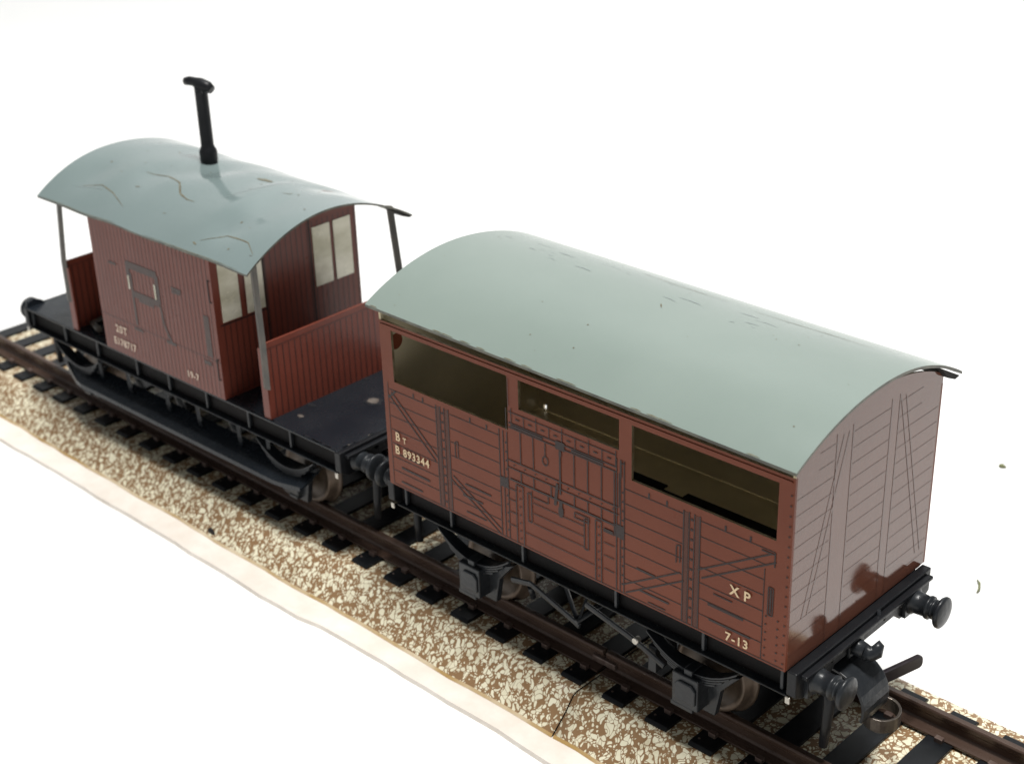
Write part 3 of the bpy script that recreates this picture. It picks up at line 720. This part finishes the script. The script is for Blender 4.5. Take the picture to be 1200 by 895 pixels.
# ================================================================== TRACK
PITCH, PH = .665, -5.17
def track(x0, x1, label, group):
    t = thing('track_section', label, 'model track', (0, 0, 0), 0, group)
    b = MB(); zt, zb2 = -.31, -.74
    # pressed-tin ballast shoulder: top, slope, ochre lip
    sec = [(-1.87, zb2), (-1.84, zb2 + .035), (-1.60, -.50), (-1.46, -.335), (-1.38, zt), (1.38, zt), (1.46, -.335), (1.60, -.50), (1.84, zb2 + .035), (1.87, zb2)]
    mids = [1, 0, 0, 0, 0, 0, 0, 0, 1]
    nseg = max(1, int((x1 - x0) / .35)); n = len(sec); vs = []
    rnd = random.Random(int(x0 * 10) + 5)
    wob = 0
    for i in range(nseg + 1):
        x = x0 + (x1 - x0) * i / nseg
        wob = .7 * wob + rnd.uniform(-.022, .022)
        for k, (y, z) in enumerate(sec):
            yy = y + (wob if k in (0, 1) else 0); vs.append((x, yy, z))
    for i in range(nseg):
        for k in range(n - 1):
            b.f.append([i * n + k, (i + 1) * n + k, (i + 1) * n + k + 1, i * n + k + 1]); b.m.append(mids[k]); b.sm.append(0 < k < 8)
        b.f.append([i * n + n - 1, (i + 1) * n + n - 1, (i + 1) * n, i * n]); b.m.append(1); b.sm.append(False)
    b.f.append(list(range(n))); b.m.append(2); b.sm.append(False)
    b.f.append([nseg * n + k for k in range(n)][::-1]); b.m.append(2); b.sm.append(False)
    b.v = vs + b.v
    bo = b.build('ballast_base', ['ballast', 'lip', 'gap'], t)
    recalc(bo)
    for s in (-1, 1):
        r = MB(); y = s * .825
        sec2 = [(-.165, -.275), (-.165, -.245), (-.04, -.225), (-.022, -.19), (-.02, -.10), (-.045, -.075), (-.05, -.02), (-.035, 0), (.035, 0), (.05, -.02), (.045, -.075), (.02, -.10), (.022, -.19), (.04, -.225), (.165, -.245), (.165, -.275)]
        r.prism([(y + a, z) for a, z in sec2], 0, x0 + .015, x1 - .015)
        recalc(r.build('rail', 'rail', t, bevel=.006))
    k0 = math.ceil((x0 + .2 - PH) / PITCH)
    proto = None; x = PH + k0 * PITCH
    while x < x1 - .15:
        if proto is None:
            sl = MB()
            sl.prism([(-1.29, -.33), (1.29, -.33), (1.285, -.29), (1.25, -.265), (-1.25, -.265), (-1.285, -.29)], 0, -.165, .165)
            for s in (-1, 1):
                for q in (-1, 1):
                    yy = s * .825 + q * .19
                    sl.box((-.05, yy - .035, -.27), (.05, yy + .035, -.205), 1)
                sl.tube([(-.1, s * 1.15, -.27), (-.1, s * 1.15, -.258)], .018, 6, 1)
            proto = sl.build('sleeper', ['sleeper', 'clip'], t, bevel=.008); recalc(proto); proto.location = (x, 0, 0)
        else:
            c = proto.copy(); COL.objects.link(c); c.parent = t; c.location = (x, 0, 0)
            c.rotation_euler = (0, 0, random.uniform(-.006, .006))
        x += PITCH
    return t, bo
t1, base1 = track(-18.7, -2.985, 'long track piece on speckled ballast base, carrying the brake van', 'sections of model track')
t2, base2 = track(-2.965, 9.0, 'track piece beyond the base joint, under the coupling end of the cattle wagon', 'sections of model track')
# dark fold where the two bases meet and a nail hole in the lip
h = MB().lathe([(-.03, 0), (0, .085), (.02, .08), (.02, 0)], (-10.0, -1.80, -.67), 1, 12, sign=-1)
recalc(h.build('nail_hole', 'gap', base1))
for s in (-1, 1):
    j = MB().box((-3.16, s * .825 - .07, -.20), (-2.79, s * .825 + .07, -.11)); j.build('rail_joiner', 'clip', t1, bevel=.015)

# white card under the track, torn edge
rnd = random.Random(3); xs = [-18.72 + .42 * i for i in range(70)]; edge = []
w = 0
for x in xs:
    w = .7 * w + rnd.uniform(-.02, .02); edge.append((x, -2.21 + w - (.06 if x < -7 else 0)))
mbc = MB()
top = [(x, y, -.745) for x, y in edge]; n = len(top)
mid = [(x, -1.75, -.742) for x, _ in edge]; far = [(x, 1.80, -.742) for x, _ in edge]; bot = [(x, y - .02, -.80) for x, y in edge]; fb = [(x, 1.80, -.80) for x, _ in edge]
rows = [bot, top, mid, far, fb]
vs = [p for r in rows for p in r]; fs = []
for a in range(5):
    bb = (a + 1) % 5
    for i in range(n - 1): fs.append((a * n + i, a * n + i + 1, bb * n + i + 1, bb * n + i))
mbc.add(vs, fs + [tuple(a * n for a in range(5)), tuple(a * n + n - 1 for a in range(5))])
card = recalc(mbc.build('card_strip', ['card', 'lip']))
card['label'] = 'torn off-white card strip showing along the near edge under the speckled track base'; card['category'] = 'card strip'

# crumbs and a fibre on the table
ZT0 = -.80
def crumb(name, label, x, y, r, cat):
    mb = MB(); mb.lathe([(0, 0), (.02, r), (r * .5, r * .8), (r * .9, .3 * r), (r, 0)], (0, 0, 0), 2, 9)
    for i, v in enumerate(mb.v): mb.v[i] = (v[0] * random.uniform(.7, 1.4), v[1] * random.uniform(.6, 1.1), v[2])
    o = recalc(mb.build(name, 'crumb')); o.location = (x, y, ZT0); o['label'] = label; o['category'] = cat
crumb('crumb', 'tiny olive crumb lying alone on the white table behind the cattle wagon', -2.157, 7.948, .06, 'crumb')
fi = MB().tube([(-.85, 4.72, ZT0 + .02), (-.76, 4.62, ZT0 + .05), (-.70, 4.50, ZT0 + .04), (-.69, 4.42, ZT0 + .02)], [.008, .016, .018, .01], 6).build('fibre', 'crumb')
fi['label'] = 'short dark fibre curled on the white table beside the wagon end'; fi['category'] = 'fibre'

# table and the white sweep behind
b = MB(); vs = []; rows = [(-160, 0), (60, 0)]
for i in range(1, 13):
    a = math.pi / 2 * i / 12; rows.append((60 + 60 * math.sin(a), 60 - 60 * math.cos(a)))
rows.append((120, 200))
ang = math.radians(40)
R = Matrix.Rotation(ang, 3, 'Z')
for (yy, zz) in rows:
    for xx in (-220, 220):
        p = R @ Vector((xx, yy, 0)); vs.append((p.x, p.y, ZT0 + zz))
b.add(vs, [(2 * i, 2 * i + 1, 2 * i + 3, 2 * i + 2) for i in range(len(rows) - 1)], 0, True)
tb = b.build('backdrop', 'table'); tb['kind'] = 'structure'; tb['label'] = 'white table top sweeping up into a white backdrop'

# ------------------------------------------------------------------ light
W = bpy.data.worlds.new('World'); S.world = W; W.use_nodes = True
bg = W.node_tree.nodes['Background']; bg.inputs[0].default_value = (.97, .985, 1, 1); bg.inputs[1].default_value = .24
def area(name, loc, target, size, power, col):
    l = bpy.data.lights.new(name, 'AREA'); l.shape = 'RECTANGLE'; l.size, l.size_y = size; l.energy = power; l.color = col
    o = bpy.data.objects.new(name, l); COL.objects.link(o); o.location = loc
    o.rotation_euler = (Vector(target) - Vector(loc)).to_track_quat('-Z', 'Y').to_euler()
    return o
area('key_lamp', (5, -3, 72), (-4, 0, 0), (13, 13), 70000, (1, .98, .95))
area('added_backdrop_fill', (-30, 40, 125), (-75, 85, 70), (60, 60), 90000, (.97, .99, 1))  # unseen fill added to brighten the sweep that the roofs mirror

# ------------------------------------------------------------------ camera
cam = bpy.data.cameras.new('camera'); co = bpy.data.objects.new('camera', cam); COL.objects.link(co)
co.location = (7.16638649, -12.6561355, 11.2559708); co.rotation_euler = (1.12029013, .0292545290, .763359646)
cam.sensor_width = 36; cam.lens = 1779.22538 / 1200 * 36
cam.clip_start = .5; cam.clip_end = 1500
cam.dof.use_dof = True; cam.dof.focus_distance = 17.0; cam.dof.aperture_fstop = .55
S.camera = co
S.view_settings.view_transform = 'Standard'; S.view_settings.look = 'None'; S.view_settings.exposure = 0; S.view_settings.gamma = 1
S.cycles.max_bounces = 10
